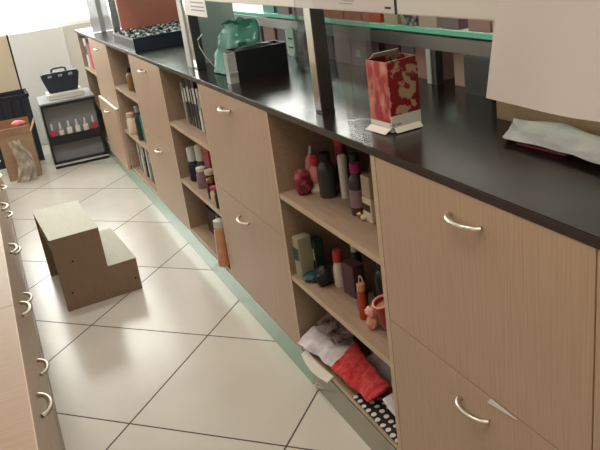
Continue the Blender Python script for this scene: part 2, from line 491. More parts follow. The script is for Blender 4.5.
# ------------------------------------------------------------------ nail polish display
dsp = thing('nail_polish_display', 'black and grey countertop display box with nail polishes standing on the floor', 'display', (-.015, .40, 0), math.radians(-2))
W = .185
f = bmesh.new()
box(f, -W, -W+.014, .03, .05, .02, .435); box(f, W-.014, W, .03, .05, .02, .435)
box(f, -W+.014, W-.014, .03, .05, .418, .435); box(f, -W, W, .05, .42, .0, .02)
obj('frame', f, 'black', dsp)
for (a_, c_) in ((-W, -W+.01), (W-.01, W)): obj('side_panel', bx(a_, c_, .052, .42, .02, .43), 'lgrey', dsp)
obj('back_panel', bx(-W+.0105, W-.0105, .125, .135, .02, .43), 'greyp', dsp)
obj('top_panel', bx(-W-.002, W+.002, .03, .42, .4365, .448, bev=.002), 'greyp', dsp)
obj('bottle_shelf', bx(-W+.012, W-.012, .06, .124, .185, .20), 'black', dsp)
obj('shelf_front', bx(-W+.014, W-.014, .048, .058, .15, .21), 'black', dsp)
obj('drawer_panel', bx(-W+.014, W-.014, .10, .11, .02, .15), 'greyp', dsp)
tr = bmesh.new(); box(tr, -W, W, -.02, .03, 0, .012); box(tr, -W, W, -.026, -.02, 0, .03)
box(tr, -W, -W+.008, -.02, .03, .012, .07); box(tr, W-.008, W, -.02, .03, .012, .07)
lt = obj('tray', tr, 'black', dsp)
obj('lip', bx(-W, W, -.030, -.0262, .018, .032), 'chrome', lt, label='bright metal lip')
def polish(i, x, cap, lb, word):
    t = thing('nail_polish_bottle', word, 'bottle', (x, .475-.02*0, .2), 0, 'nail polish bottles in the display')
    b = bmesh.new(); box(b, -.014, .014, -.009, .009, 0, .042, bev=.003)
    obj('glass', b, lb, t, smooth=True)
    b = bmesh.new(); lathe(b, [(.0075, 0), (.007, .028), (.005, .036)], 12)
    obj('cap', b, cap, t, loc=(0, 0, .042), smooth=True)
    obj('label', bx(-.012, .012, -.0105, -.0095, .006, .034), lb if lb == 'redlabel' else 'label', t)
    t.scale = (1.25, 1.25, 1.25)
bl = ['redlabel', 'greyp', 'white', 'cream', 'white', 'redlabel']
wd = ['red nail polish bottle, first from the left in the display row', 'silver nail polish bottle right of the first red one',
      'white nail polish bottle, third from left in the display', 'cream nail polish bottle, fourth from left in the display',
      'white nail polish bottle just left of the right hand red one', 'red nail polish bottle at the right end of the display row']
for i in range(6):
    polish(i, -.155+i*.057, 'lgrey', bl[i], wd[i])

# case on the display
pf = thing('paper_stack', 'stack of pale sheets lying on the nail polish display', 'paper', (.0, .62, .4485), math.radians(-2))
for k, (dx, dz) in enumerate(((0, 0), (.006, .012), (-.005, .024))):
    obj('paper_bundle', bx(-.12+dx, .12+dx, -.1, .1, dz, dz+.0115, bev=.002), 'label' if k != 1 else 'lgrey', pf)
cs = thing('carry_case', 'dark navy case with a top handle on the paper stack', 'case', (-.005, .62, .4862), math.radians(-2))
b = bmesh.new(); prism(b, [(-.098, 0), (.098, 0), (.132, .122), (.118, .135), (-.118, .135), (-.132, .122)], -.05, .05)
bmesh.ops.bevel(b, geom=list(b.edges), offset=.006, segments=2, affect='EDGES')
obj('shell', b, 'navy', cs, smooth=True)
b = bmesh.new(); tube(b, [(-.05, 0, .13), (-.047, 0, .153), (-.03, 0, .160), (.03, 0, .160), (.047, 0, .153), (.05, 0, .13)], .007, 8)
obj('handle', b, 'navy', cs, smooth=True)
for x in (-.07, 0, .07):
    obj('latch', bx(x-.014, x+.014, -.054, -.0495, .105, .122, bev=.002), 'greyp', cs)

# crate and carton by the left
cr = thing('storage_crate', 'dark crate standing behind the open cardboard box', 'crate', (-.40, .88, 0))
b = bmesh.new()
for (a, c, d, e) in ((-.16, .16, -.13, -.12), (-.16, .16, .12, .13), (-.16, -.15, -.12, .12), (.15, .16, -.12, .12)): box(b, a, c, d, e, 0, .49)
box(b, -.15, .15, -.12, .12, 0, .01)
obj('body', b, 'navy', cr)
b = bmesh.new()
for (a, c, d, e) in ((-.168, .168, -.138, -.130), (-.168, .168, .13, .138), (-.168, -.16, -.13, .13), (.16, .168, -.13, .13)): box(b, a, c, d, e, .472, .497)
obj('rim', b, 'black', cr)
for x in (-.1, -.033, .033, .1): obj('rib', bx(x-.006, x+.006, -.136, -.1302, .02, .47), 'black', cr)
cb = thing('cardboard_box', 'open brown cardboard box on the floor beside the left cabinets', 'box', (-.40, .42, 0), math.radians(-4))
b = bmesh.new(); t_ = .004
for (a, c, d, e) in ((-.105, .105, -.1, -.1+t_), (-.105, .105, .1-t_, .1), (-.105, -.105+t_, -.1+t_, .1-t_), (.105-t_, .105, -.1+t_, .1-t_)): box(b, a, c, d, e, 0, .30)
box(b, -.1, .1, -.095, .095, 0, .004)
obj('body', b, 'card', cb)
b = bmesh.new(); sheet(b, lambda u, v: (-.104+.208*u, .099+.004*v, .301+.075*v), 2, 3, .004); obj('flap', b, 'cardin', cb)
b = bmesh.new(); sheet(b, lambda u, v: (.105+.035*v, -.098+.196*u, .301+.06*v), 2, 3, .004); obj('flap', b, 'card', cb)
b = bmesh.new(); sheet(b, lambda u, v: (-.104+.208*u, -.101-.016*v, .301+.055*v), 2, 3, .004); obj('flap', b, 'card', cb)
b = bmesh.new(); lump(b, (0, 0, .035), (.045, .025, .02), 5, .25, 2)
solo('pink_wrapper', b, 'pinkp', 'pink wrapper poking out at the top of the cardboard box', 'wrapper', (-.36, .46, .318), 0, None, True)
b = bmesh.new()
def fbag(u, v):
    x = -.075+.13*u; z = .012+.27*v
    n = noise.noise(Vector((u*5, v*5, 2)))
    wdt = 1-.35*v
    return (x*wdt+.02*math.sin(v*4), -.022-.02*(1-v)+.03*n, z+.015*noise.noise(Vector((u*7, 3, 1))))
sheet(b, fbag, 20, 22, .001)
solo('plastic_bag', b, 'whitefilm', 'milky translucent plastic bag slumped against the cardboard box', 'bag', (-.395, .262, 0), 0, None, True)

# ------------------------------------------------------------------ fixture on the worktop
def post(loc, label, h, s=.036, m='darksteel'):
    t = thing('display_post', label, 'post', loc, 0, 'front posts of the glass display')
    obj('tube', bx(-s/2, s/2, -s/2, s/2, .006, h, bev=.002), m, t)
    obj('foot_plate', bx(-s/2, s/2, -s/2, s/2, 0, .006), 'darksteel', t)
    f_ = obj('front_strip', bx(-s/2-.0015, -s/2+.0001, -s/2+.0005, s/2-.0005, .006, h-.002), 'chrome', t)
    return t
HP = .298
post((.268, -3.165, ZT), 'square steel post standing on the worktop just left of the red gift box', HP)
post((.268, -2.085, ZT), 'square steel post behind the white card, left of the teal bag', HP)
post((.238, -.64, ZT), 'farthest square steel post, beside the terracotta board', HP, m='chrome')
# upper rail and upper glass
ur = thing('upper_display_shelf', 'long pale price rail carrying the top glass shelf over the worktop', 'shelf', (.24, -2.6, 1.118))
obj('rail', bx(0, .006, -2.0, 1.2, .002, .045), 'rail', ur)
obj('label_strip', bx(-.0012, -.0002, -.985, -.625, .004, .043), 'raillabel', ur)
obj('label_strip', bx(-.0012, -.0002, -1.9, -.992, .004, .043), 'rail', ur)
obj('label_strip', bx(-.0012, -.0002, -.52, 1.15, .004, .043), 'white', ur)
m_ = bmesh.new(); box(m_, -.0018, -.0013, -.972, -.950, .011, .015); obj('print_mark', m_, 'ink', ur)
m_ = bmesh.new(); box(m_, -.0018, -.0013, -.83, -.78, .022, .024); box(m_, -.0018, -.0013, -.82, -.76, .016, .018); obj('print_mark', m_, 'greyp', ur)
obj('rail_joint', bx(-.0020, -.0013, -.994, -.986, .002, .045), 'dark', ur)
obj('glass', bx(.0, .30, -2.0, 2.1, .0465, .0545), 'shelfglass', ur)
obj('glass_edge', bx(-.002, 0, -2.0, 2.1, .0465, .0545), 'glassedge', ur)

# rear tier: posts, beam, glass shelf
rt = thing('rear_glass_shelf', 'low glass shelf with green front edge on a steel beam behind the worktop goods', 'shelf', (.60, -2.4, ZT))
obj('beam', bx(0, .02, -1.9, 2.1, .092, .128), 'steel', rt)
obj('glass', bx(.006, .34, -1.9, 2.1, .1355, .1435), 'shelfglass', rt)
obj('glass_edge', bx(-.003, .006, -1.9, 2.1, .1345, .1445), 'glassedge', rt)
obj('glass_rest', bx(.02, .03, -1.9, 2.1, .128, .1355), 'darksteel', rt)
for y in (-.745, .215, 1.2, 2.0):
    p_ = obj('post', bx(0, .022, y-.02, y+.02, 0, .092), 'darksteel', rt)
    obj('front_strip', bx(-.003, -.0002, y-.0, y+.02, 0.001, .092), 'rail', p_)
obj('wide_post', bx(-.012, .024, -1.01, -.905, 0, .092), 'darksteel', rt)
ac = thing('acrylic_holder', 'pale green slotted acrylic holder on the worktop behind the dark bin', 'holder', (.59, -2.235, ZT))
obj('plate', bx(-.004, .004, -.03, .03, 0, .1), 'lgrey', ac)
ac.children[0].data.materials[0] = mat('pale_green_acrylic', '9dbb9a', .35)
for z in (.03, .062): obj('slot', bx(-.0052, -.0042, -.02, .02, z, z+.005), 'dark', ac)

# cartons under and on the glass shelf
def carton(x, y, z, wx, wy, h, m, label, group, stripe=None, icon=False):
    t = thing('carton', label, 'box', (x, y, z), 0, group)
    obj('body', bx(0, wx, -wy/2, wy/2, 0, h, bev=.001), m, t)
    if stripe: obj('stripe', bx(-.0006, -.0001, -wy/2+.002, wy/2-.002, h*.72, h*.9), stripe, t)
    if icon:
        b = bmesh.new(); s_ = .011
        for k in range(4): pass
        box(b, -.0008, -.0001, -s_, s_, h*.34, h*.34+.002); box(b, -.0008, -.0001, -s_, s_, h*.34+.018, h*.34+.02)
        box(b, -.0008, -.0001, -s_, -s_+.002, h*.34+.002, h*.34+.018); box(b, -.0008, -.0001, s_-.002, s_, h*.34+.002, h*.34+.018)
        box(b, -.0008, -.0001, -s_+.004, s_-.004, h*.34+.009, h*.34+.011)
        obj('printed_icon', b, 'label', t)
    return t
gl = 'cartons under the low glass shelf'
cols = [('palepink', 'pale pink carton under the low glass shelf right of the rear post'), ('pink', 'dusty pink carton under the glass shelf beside the wide dark post'),
        ('pink', 'dusty pink carton under the glass shelf just left of the rear post'), ('pink', 'dusty pink carton hidden mostly behind the red gift box'),
        ('mauve', 'mauve carton under the glass shelf behind the red gift box'), ('plum', 'plum carton under the low glass shelf, second right of the square icon carton'),
        ('purpleg', 'grey purple carton with a small square white icon'), ('plum', 'dark plum carton right of the one with the square icon'),
        ('purpleg', 'grey purple carton just right of the nearest steel post'), ('plum', 'dark plum carton behind the nearest steel post')]
y = -3.24
wy_ = [.07, .05, .055, .06, .07, .085, .10, .085, .10, .10]
y = -3.20
order = [(-3.238, .060, 0), (-3.295, .045, 1), (-3.108, .045, 2), (-3.055, .055, 3), (-2.985, .07, 4), (-2.90, .085, 5), (-2.78, .085, 7), (-2.685, .095, 6), (-2.575, .11, 8), (-2.46, .10, 9)]
for (yy, ww, k) in order:
    carton(.627, yy, ZT, .13, ww, .086, cols[k][0], cols[k][1], gl, icon=(k == 6))
for k in range(8):
    carton(.645, -2.35+.16*k, ZT, .12, .13, .084, ['mauve', 'plum', 'purpleg', 'pink'][k % 4],
           ['mauve', 'plum', 'grey purple', 'dusty pink'][k % 4] + ' carton under the low glass shelf, %s beyond the pale green holder' % ['first', 'second', 'third', 'fourth', 'fifth', 'sixth', 'seventh', 'eighth'][k], gl)
gu = 'cartons standing on the low glass shelf'
top = [(-3.42, .09, .050, 'palepink', 'pale pink carton on the glass shelf beside the hanging white sheet'),
       (-3.325, .085, .048, 'pink', 'pink carton on the glass shelf just left of the hanging white sheet'),
       (-3.205, .075, .046, 'mauve', 'mauve carton on the glass shelf between two pink ones'),
       (-3.105, .085, .047, 'palepink', 'pale carton on the glass shelf above the rear post'),
       (-3.01, .08, .050, 'plum', 'dark patterned carton on the glass shelf right of the plain beige one'),
       (-2.915, .075, .045, 'beigec', 'plain beige carton on the glass shelf above the red gift box'),
       (-2.80, .11, .045, 'orange', 'orange red carton on the glass shelf left of the beige one'),
       (-2.68, .11, .050, 'orange', 'orange red carton on the glass shelf above the icon carton'),
       (-2.555, .12, .052, 'orange', 'orange red carton with a gold band on the glass shelf by the steel post'),
       (-2.41, .12, .05, 'beigec', 'beige carton on the glass shelf just left of the nearest steel post'),
       (-2.27, .13, .045, 'mauve', 'mauve carton on the glass shelf left of the beige one'),
       (-2.11, .12, .05, 'plum', 'plum carton on the glass shelf above the dark bin'),
       (-1.96, .12, .05, 'teal', 'teal carton on the glass shelf above the teal bag')]
for (yy, ww, hh, m_, l_) in top:
    t = carton(.622, yy, ZT+.1438, .10, ww, hh, m_, l_, gu, stripe=('gold' if 'gold' in l_ else None))
    if 'patterned' in l_: t.children[0].data.materials[0] = varied('patterned_carton', '2c3a3c', 'a58f96', (50, 50, 50), .5, 3, .45, .55)

# red gift box
gb = thing('gift_box', 'upright red and cream patterned gift box with a white opened base flap', 'box', (.300, -3.452, ZT), math.radians(4))
def gquad(bm, pts, h0, h1):
    a = [bm.verts.new((x, y, h0)) for x, y in pts]; b = [bm.verts.new((x, y, h1)) for x, y in pts]
    n = len(pts)
    for i in range(n): bm.faces.new((a[i], a[(i+1) % n], b[(i+1) % n], b[i]))
    bm.faces.new(a[::-1]); bm.faces.new(b)
    return bm
GX0, GX1, GY0, GY1 = -.034, .042, -.034, .046
obj('front_panel', gquad(bmesh.new(), [(GX0, GY0), (GX1, GY0), (GX1, GY0+.002), (GX0, GY0+.002)], .037, .152), 'giftprint', gb)
obj('side_panel', gquad(bmesh.new(), [(GX0, GY0+.002), (GX0+.002, GY0+.002), (GX0+.002, GY1), (GX0, GY1)], .022, .150), 'giftside', gb)
b = bmesh.new(); gquad(b, [(GX1-.002, GY0+.002), (GX1, GY0+.002), (GX1, GY1), (GX1-.002, GY1)], .0, .152); gquad(b, [(GX0+.002, GY1-.002), (GX1-.002, GY1-.002), (GX1-.002, GY1), (GX0+.002, GY1)], .0, .152)
obj('back_panel', b, 'giftprint', gb)
b = bmesh.new()
gquad(b, [(GX0, GY0), (GX1, GY0), (GX1, GY0+.002), (GX0, GY0+.002)], .002, .037)
gquad(b, [(GX0, GY0+.002), (GX0+.002, GY0+.002), (GX0+.002, GY1), (GX0, GY1)], .002, .022)
obj('base_band', b, 'white', gb)
b = bmesh.new(); sheet(b, lambda u, v: (GX0-.002-.016*v, GY0+.002+(GY1-GY0-.004)*u, .010-.008*v), 2, 3, .0012); fl = obj('base_flap', b, 'white', gb)
b = bmesh.new(); sheet(b, lambda u, v: (GX0+.004+(GX1-GX0-.008)*u, GY0-.001-.010*v, .012-.010*v), 2, 3, .0012); obj('base_flap', b, 'white', gb)
b = bmesh.new()
for k, (x, z, l) in enumerate(((-.040, .019, .014), (-.022, .018, .012), (-.038, .011, .02))):
    tube(b, [(x+l*i/5, GY0-.0008, z+.0018*(1 if i % 2 else -1)) for i in range(6)], .0007, 5)
obj('blue_marks', b, 'blueink', gb, label='scribbled blue print')
b = bmesh.new(); sheet(b, lambda u, v: (GX0+.01+(GX1-GX0-.012)*u, GY1-.004-.012*v, .152+.010*v), 2, 3, .0015); obj('lid_flap', b, 'white', gb)

# clear film around / behind the gift box
b = bmesh.new()
def ff(u, v):
    z = .002+.26*v
    n = noise.noise(Vector((u*3, v*3, 4)))
    return (.0+.055*u + .012*n - .02*v, .07*(1-u)-.02*v*0 + .012*noise.noise(Vector((u*4, v*3, 9))), z)
sheet(b, ff, 14, 20, .0008)
solo('clear_film', b, 'film', 'standing curl of clear cellophane film left of the red gift box', 'film', (.262, -3.365, ZT), 0, None, True)

# hanging white sheet
b = bmesh.new()
def fp(u, v):
    y = -u*.31; z = -.135+.145*v
    y += .020*(1-v)*(1-u)
    sag = .006*math.sin(u*6.5)*(1-v)
    x = -.004 - .012*(1-v) + sag
    zz = z - .010*math.sin(u*4.2+.3)*(1-v)*.6 + (.004*u if v > .9 else 0)
    return (x, y+.002*v, zz)
sheet(b, fp, 26, 10, .0012)
solo('paper_sheet', b, 'whitep', 'large blank white paper sheet hanging from the price rail', 'paper', (.238, -3.890, 1.142), 0, None, True)
# brown carton and crumpled sheet below it
bb = thing('brown_carton', 'low brown cardboard carton on the worktop behind the hanging sheet', 'box', (.535, -3.80, ZT), math.radians(2))
obj('body', bx(-.045, .045, -.24, .24, 0, .085, bev=.001), 'card', bb)
obj('tape', bx(-.02, .02, -.2405, .2405, .0852, .0858), 'beigec', bb)
b = bmesh.new()
def fc(u, v):
    y = .03-.36*u; x = -.062+.115*v + .015*math.sin(u*3) * (1-v)
    wv = (1-.95*max(0, (.16-u)/.16))
    return ((x-.02)*wv+.02, y, .008+.012*v+.006*noise.noise(Vector((u*5, v*4, 1)))+.004*math.sin(v*9+u*3))
sheet(b, fc, 28, 12, .001)
solo('crumpled_sheet', b, 'whitebag', 'crumpled translucent white sheet lying on the worktop below the hanging paper', 'paper', (.425, -3.69, ZT+.002), 0, None, True)
b = bmesh.new(); box(b, -.018, .018, -.06, .06, 0, .005, bev=.002)
solo('red_leaflet', b, 'crimson', 'dark red leaflet peeking out from under the crumpled sheet', 'leaflet', (.405, -3.80, ZT), math.radians(4))

# dark bin with clear front and teal bag
bn = thing('dark_bin', 'black open bin on the worktop beside the teal plastic bag', 'bin', (.335, -2.50, ZT))
b = bmesh.new()
for (a, c, d, e) in ((-.075, .105, -.04, -.036), (-.075, .105, .046, .05), (-.075, -.071, -.036, .046), (.101, .105, -.036, .046)): box(b, a, c, d, e, 0, .098)
box(b, -.071, .101, -.036, .046, 0, .006)
obj('body', b, 'black', bn)
obj('contents', lump(bmesh.new(), (.01, .005, .085), (.075, .036, .022), 3, .2), 'black', bn, smooth=True)
b = bmesh.new(); box(b, -.104, -.0755, -.046, -.041, 0, .095); box(b, -.104, -.099, -.041, -.01, 0, .095); box(b, -.104, -.0755, -.052, -.046, .03, .036); obj('clip', b, 'acrylic', bn, label='clear plastic clip at the corner')
b = bmesh.new()
def fb(u, v):
    a = 2*PI*u
    r = .085*(1-.35*v)+.018*noise.noise(Vector((math.cos(a)*2, math.sin(a)*2, v*4)))
    return (.01+r*math.cos(a)*1.05+.02*v, r*math.sin(a)*1.5, .004+.16*v+.012*noise.noise(Vector((math.cos(a)*3, math.sin(a)*3, 7)))*v)
SEAM = [(-.133, -.085, .152), (-.152, -.085, .137), (-.150, -.085, .113), (-.137, -.085, .083), (-.115, -.085, .047), (-.085, -.085, .010)]
tb = thing('plastic_bag', 'teal translucent plastic bag standing behind the second steel post', 'bag', (.345, -2.295, ZT))
b = bmesh.new(); sheet(b, fb, 36, 14, .0008); obj('film', b, 'tealfilm', tb, smooth=True)
b = bmesh.new(); tube(b, SEAM, .0018, 6)
obj('rim', b, 'white', tb, smooth=True, label='bright welded seam of the bag')
obj('contents', lump(bmesh.new(), (.03, 0, .038), (.04, .07, .032), 8, .25), 'teal', tb, smooth=True)
fm = bmesh.new()
sheet(fm, lambda u, v: (.03*noise.noise(Vector((u*4, v*4, 0))), .16*u-.08+.02*noise.noise(Vector((u*3, v*3, 5))), .22*v), 16, 16, .0008)
solo('clear_film', fm, 'film', 'clear plastic film rising above the dark bin and teal bag', 'film', (.500, -2.53, ZT), math.radians(-10), None, True)

# white card on the rail
cd = thing('price_card', 'white card with grey lines hanging by the second steel post', 'card', (.2375, -2.27, 1.068))
obj('sheet', bx(-.0012, .0, -.12, .14, 0, .085), 'white', cd)
b = bmesh.new()
for z in (.018, .030, .044): box(b, -.0018, -.00125, -.10, .06, z, z+.004)
obj('printed_lines', b, 'greyp', cd)
# light upright panel beside second post
solo('upright_panel', bx(-.006, .006, -.03, .03, 0, .25, bev=.001), 'lgrey', 'pale narrow upright panel on the worktop directly left of second steel post', 'panel', (.25, -2.02, ZT), 0)
solo('glass_divider', bx(0, .16, -.004, .004, 0, .24, bev=.001), 'acrylic', 'frosted upright glass divider on the worktop right of second steel post', 'panel', (.30, -2.0, ZT), 0)

# tray of silver sweets, terracotta board
ty = thing('display_tray', 'dark navy tray on the worktop heaped with silver wrapped sweets', 'tray', (.205, -1.205, ZT))
b = bmesh.new()
TW, TD, TH = .36, .52, .062
for (a, c, d, e) in ((0, TW, 0, .008), (0, TW, TD-.008, TD), (0, .008, .008, TD-.008), (TW-.008, TW, .008, TD-.008)): box(b, a, c, d, e, 0, TH)
box(b, .008, TW-.008, .008, TD-.008, .03, .036)
obj('body', b, 'navy', ty)
obj('rim', bx(-.002, 0, 0, TD, TH-.008, TH), 'greyp', ty)
sw = solo('wrapped_sweet', lump(bmesh.new(), (0, 0, .013), (.026, .02, .012), 2, .35, 2), 'pebble', 'silver and black wrapped sweet heaped in the navy tray', 'sweet', (.24, -1.17, ZT+.038), 0, 'wrapped sweets in the navy tray', True)
k = 0
for i in range(6):
    for j in range(8):
        if i == 0 and j == 0: continue
        dup(sw, (.24+i*.057+random.uniform(-.008, .008), -1.17+j*.062+random.uniform(-.01, .01), ZT+.038+random.uniform(.0, .012)), random.uniform(0, 3))
solo('terracotta_board', bx(0, .325, -.006, .006, 0, .245, bev=.001), 'terracotta', 'large plain terracotta board standing behind the navy tray', 'board', (.262, -.664, ZT))
# far end of worktop
fa = thing('acrylic_screen', 'frosted pale screen standing on the far end of the worktop', 'screen', (.235, .25, ZT))
obj('sheet', bx(0, .40, -.003, .003, .002, .32), 'acrylic', fa)
obj('upright', bx(.055, .085, -.012, -.003, 0, .32), 'greyp', fa)
obj('foot', bx(0, .40, -.02, .02, 0, .006), 'steel', fa) if False else None

# ------------------------------------------------------------------ shelf goods
def bottle(loc, r, h, m, cap, label, group=None, neck=.5, rz=0, cap_h=.18, lab=None, tilt=None):
    t = thing('bottle', label, 'bottle', loc, tilt or rz, group)
    hb = h*(1-cap_h)
    b = lathe(bmesh.new(), [(r*.92, 0), (r, .004), (r, hb*.78), (r*.85, hb*.88), (r*neck, hb*.95), (r*neck, hb)], 18)
    obj('body', b, m, t, smooth=True)
    b = lathe(bmesh.new(), [(r*neck*1.12, 0), (r*neck*1.12, h*cap_h*.9), (r*neck*.9, h*cap_h)], 16)
    obj('cap', b, cap, t, loc=(0, 0, hb), smooth=True)
    if lab:
        b = lathe(bmesh.new(), [(r*1.02, hb*.2), (r*1.02, hb*.62)], 18); obj('label', b, lab, t, smooth=True)
    return t
def pack(loc, wx, wy, h, m, label, cat='box', rz=0, group=None, name='pack', band=None, tilt=None):
    t = thing(name, label, cat, loc, tilt or rz, group)
    obj('body', bx(-wx/2, wx/2, -wy/2, wy/2, 0, h, bev=min(.003, wx*.1)), m, t)
    if band: obj('label', bx(-wx/2-.0008, -wx/2-.0001, -wy/2+.004, wy/2-.004, h*.45, h*.75), band, t)
    return t

# nearest shelf cabinet, upper shelf
z = .6122
b = lump(bmesh.new(), (0, 0, .040), (.026, .028, .044), 4, .25, 3, pinch=.35)
solo('gift_pouch', b, 'pouchfoil', 'crimson shiny pouch at the left end of the nearest top shelf', 'pouch', (.240, -3.018, z), 0, None, True)
t = thing('tube_bottle', 'pale pink squeeze bottle leaning behind the crimson pouch', 'bottle', (.272, -2.990, z+.003), (0, math.radians(8), 0))
obj('body', lathe(bmesh.new(), [(.013, 0), (.015, .03), (.013, .085), (.006, .1)], 14), 'pinkp', t, smooth=True)
obj('nozzle', lathe(bmesh.new(), [(.005, 0), (.004, .02)], 10), 'label', t, loc=(0, 0, .1))
t = thing('perfume_bottle', 'pink and white bottle with round pink stopper beside the crimson pouch', 'bottle', (.282, -3.028, z))
obj('base', lathe(bmesh.new(), [(.022, 0), (.024, .008), (.012, .016), (.014, .026)], 16), 'label', t, smooth=True)
obj('body', lathe(bmesh.new(), [(.012, .026), (.021, .04), (.021, .062), (.012, .075)], 16), 'pinkp', t, smooth=True)
obj('stopper', lathe(bmesh.new(), [(.008, .075), (.015, .085), (.013, .1), (.004, .106)], 16), 'redlabel', t, smooth=True)
bottle((.285, -3.085, z), .024, .125, 'smoke', 'black', 'wide smoky glass bottle on the nearest top shelf', neck=.6)
bottle((.335, -3.085, z), .018, .165, 'crimson', 'redlabel', 'tall dark red bottle with a red cap behind the smoky glass bottle', neck=.8, lab='brown')
t = thing('tube_bottle', 'plain white tube standing right of the tall dark red bottle', 'tube', (.315, -3.130, z))
obj('body', lathe(bmesh.new(), [(.012, 0), (.0125, .02), (.0125, .115), (.010, .12)], 14), 'label', t, smooth=True)
bottle((.330, -3.172, z), .014, .13, 'dgreen', 'dgreen', 'slim dark green bottle beside the white tube', neck=.8)
bottle((.284, -3.262, z), .020, .135, 'smoke', 'magenta', 'smoky bottle with a magenta cap on the nearest top shelf', neck=.6, lab='mauve')
bottle((.355, -3.235, z), .018, .15, 'brown', 'black', 'dark brown bottle standing behind the magenta capped one', neck=.6)
pack((.298, -3.325, z), .05, .045, .062, 'cream', 'cream box at the right end of the nearest top shelf, lower of two', band='brown')
pack((.298, -3.325, z+.0625), .048, .043, .055, 'beigec', 'beige box stacked on the cream box of the nearest top shelf')
t = thing('gold_ribbon', 'small gold and white bow on the nearest top shelf before the cream box', 'bow', (.272, -3.300, z))
obj('loop', lump(bmesh.new(), (0, .008, .010), (.010, .012, .009), 2, .2, 2), 'gold', t, smooth=True)
obj('knot', lump(bmesh.new(), (-.002, -.010, .008), (.008, .009, .007), 3, .2, 2), 'label', t, smooth=True)

# lower shelf
z = .3522
pack((.222, -2.995, z), .045, .035, .13, 'sage', 'pale sage and green box standing at the left end of the nearest lower shelf', band='dgreen', rz=.1)
pack((.262, -3.01, z), .03, .03, .115, 'dgreen', 'slim dark green box right beside the sage and green box', rz=-.1, band='label')
b = lump(bmesh.new(), (0, 0, .012), (.03, .03, .012), 6, .3, 2)
solo('teal_pouch', b, 'deepteal', 'small dark teal pouch lying on the nearest lower shelf', 'pouch', (.228, -3.03, z), 0, None, True)
b = lump(bmesh.new(), (0, 0, .03), (.026, .026, .03), 7, .2)
solo('black_pouch', b, 'black', 'black pouch between the dark green box and the red topped bottle', 'pouch', (.240, -3.082, z), 0, None, True)
bottle((.275, -3.115, z), .016, .11, 'label', 'redlabel', 'white bottle with a red top on the nearest lower shelf', neck=.75, cap_h=.3)
bottle((.322, -3.13, z), .018, .12, 'dgreen', 'label', 'dark green bottle with a white cap behind the red topped bottle', neck=.5)
pack((.285, -3.185, z), .04, .055, .095, 'plum', 'dark plum box in the middle of the nearest lower shelf', rz=.12)
bottle((.335, -3.24, z), .02, .15, 'brown', 'black', 'brown bottle behind the white loop of cord', neck=.5)
bottle((.31, -3.30, z), .02, .14, 'smoke', 'black', 'smoky bottle behind the orange tube', neck=.5)
t = thing('cord_loop', 'white loop of cord hanging over a spool on the nearest lower shelf', 'cord', (.262, -3.272, z))
obj('spool', lathe(bmesh.new(), [(.015, 0), (.015, .05), (.01, .055)], 14), 'blueb', t, smooth=True)
b = tube(bmesh.new(), [(0, .014*math.cos(a), .065+.03*math.sin(a)) for a in [i*PI*1.5/12-.6 for i in range(13)]], .002, 6)
obj('loop', b, 'label', t, smooth=True)
bottle((.238, -3.318, z), .011, .10, 'orange', 'peach', 'slim orange tube bottle standing beside the tilted mug', neck=.9)
# mug tilted towards the aisle
mg = thing('mug', 'red mug with a pale pink rim tilted against the cabinet side', 'mug', (.262, -3.438, z+.007), (math.radians(3), math.radians(-20), 0))
obj('body', lathe(bmesh.new(), [(.017, 0), (.020, .004), (.023, .03), (.022, .104), (.019, .104), (.019, .03), (.017, .012)], 24), 'red', mg, smooth=True)
b = bmesh.new(); pts = [(.0212*math.cos(i*PI/12), .0212*math.sin(i*PI/12), .105) for i in range(25)]; tube(b, pts, .0028, 8)
obj('rim', b, 'rose', mg, smooth=True)
obj('lining', lathe(bmesh.new(), [(.0188, .088), (.0188, .092)], 24), 'peach', mg, smooth=True)
b = bmesh.new(); tube(b, [(-.005, .022+.018*math.sin(i*PI/8), .025+.045*i/8) for i in range(9)], .0035, 8); obj('handle', b, 'red', mg, smooth=True)
orn = thing('plush_toy', 'small pale pink plush ornament sitting left of the red mug', 'toy', (.230, -3.378, z))
obj('torso', lump(bmesh.new(), (0, 0, .022), (.015, .015, .020), 3, .25, 3), 'rose', orn, smooth=True)
obj('head', lump(bmesh.new(), (0, .002, .048), (.015, .016, .014), 5, .25, 3), 'rose', orn, smooth=True)

# bottom board: bags and cloth
z = .1122
def drape(u0, v0, uvec, vvec, base, amp, seed, th=.0012, hz=0.):
    def fn(u, v):
        p = Vector(base)+Vector(uvec)*u+Vector(vvec)*v
        q = Vector((u*u0, v*v0, seed))
        p.z += amp*noise.noise(q)+amp*.5*abs(noise.noise(q*2.7)) + hz*math.sin(PI*u)*math.sin(PI*v)
        p.x += amp*.4*noise.noise(q+Vector((9, 1, 2)))
        return p
    return fn
def flat(corners, seed, amp, th, nu=20, nv=14):
    """soft flat bag between four corners (u along the shelf, v to the back)"""
    c00, c10, c01, c11 = [Vector(c) for c in corners]
    def fn(u, v):
        p = c00*(1-u)*(1-v)+c10*u*(1-v)+c01*(1-u)*v+c11*u*v
        q = Vector((p.x*16, p.y*16, seed))
        e = 1 if 0 < u < 1 and 0 < v < 1 else .5
        p.z += e*(amp*noise.noise(q)+amp*.6*abs(noise.noise(q*2.3)))
        p.x += amp*.7*noise.noise(q+Vector((5, 2, 1))); p.y += amp*.5*noise.noise(q+Vector((1, 7, 3)))
        return p
    b = bmesh.new(); sheet(b, fn, nu, nv, th)
    return b
b = flat([(.285, -3.20, z+.030), (.285, -3.50, z+.036), (.50, -3.20, z+.075), (.50, -3.50, z+.075)], 1., .020, .026)
solo('grey_bag', b, 'greyfab', 'grey plastic bag lying under the other bags on the bottom shelf', 'bag', (0, 0, 0), 0, None, True)
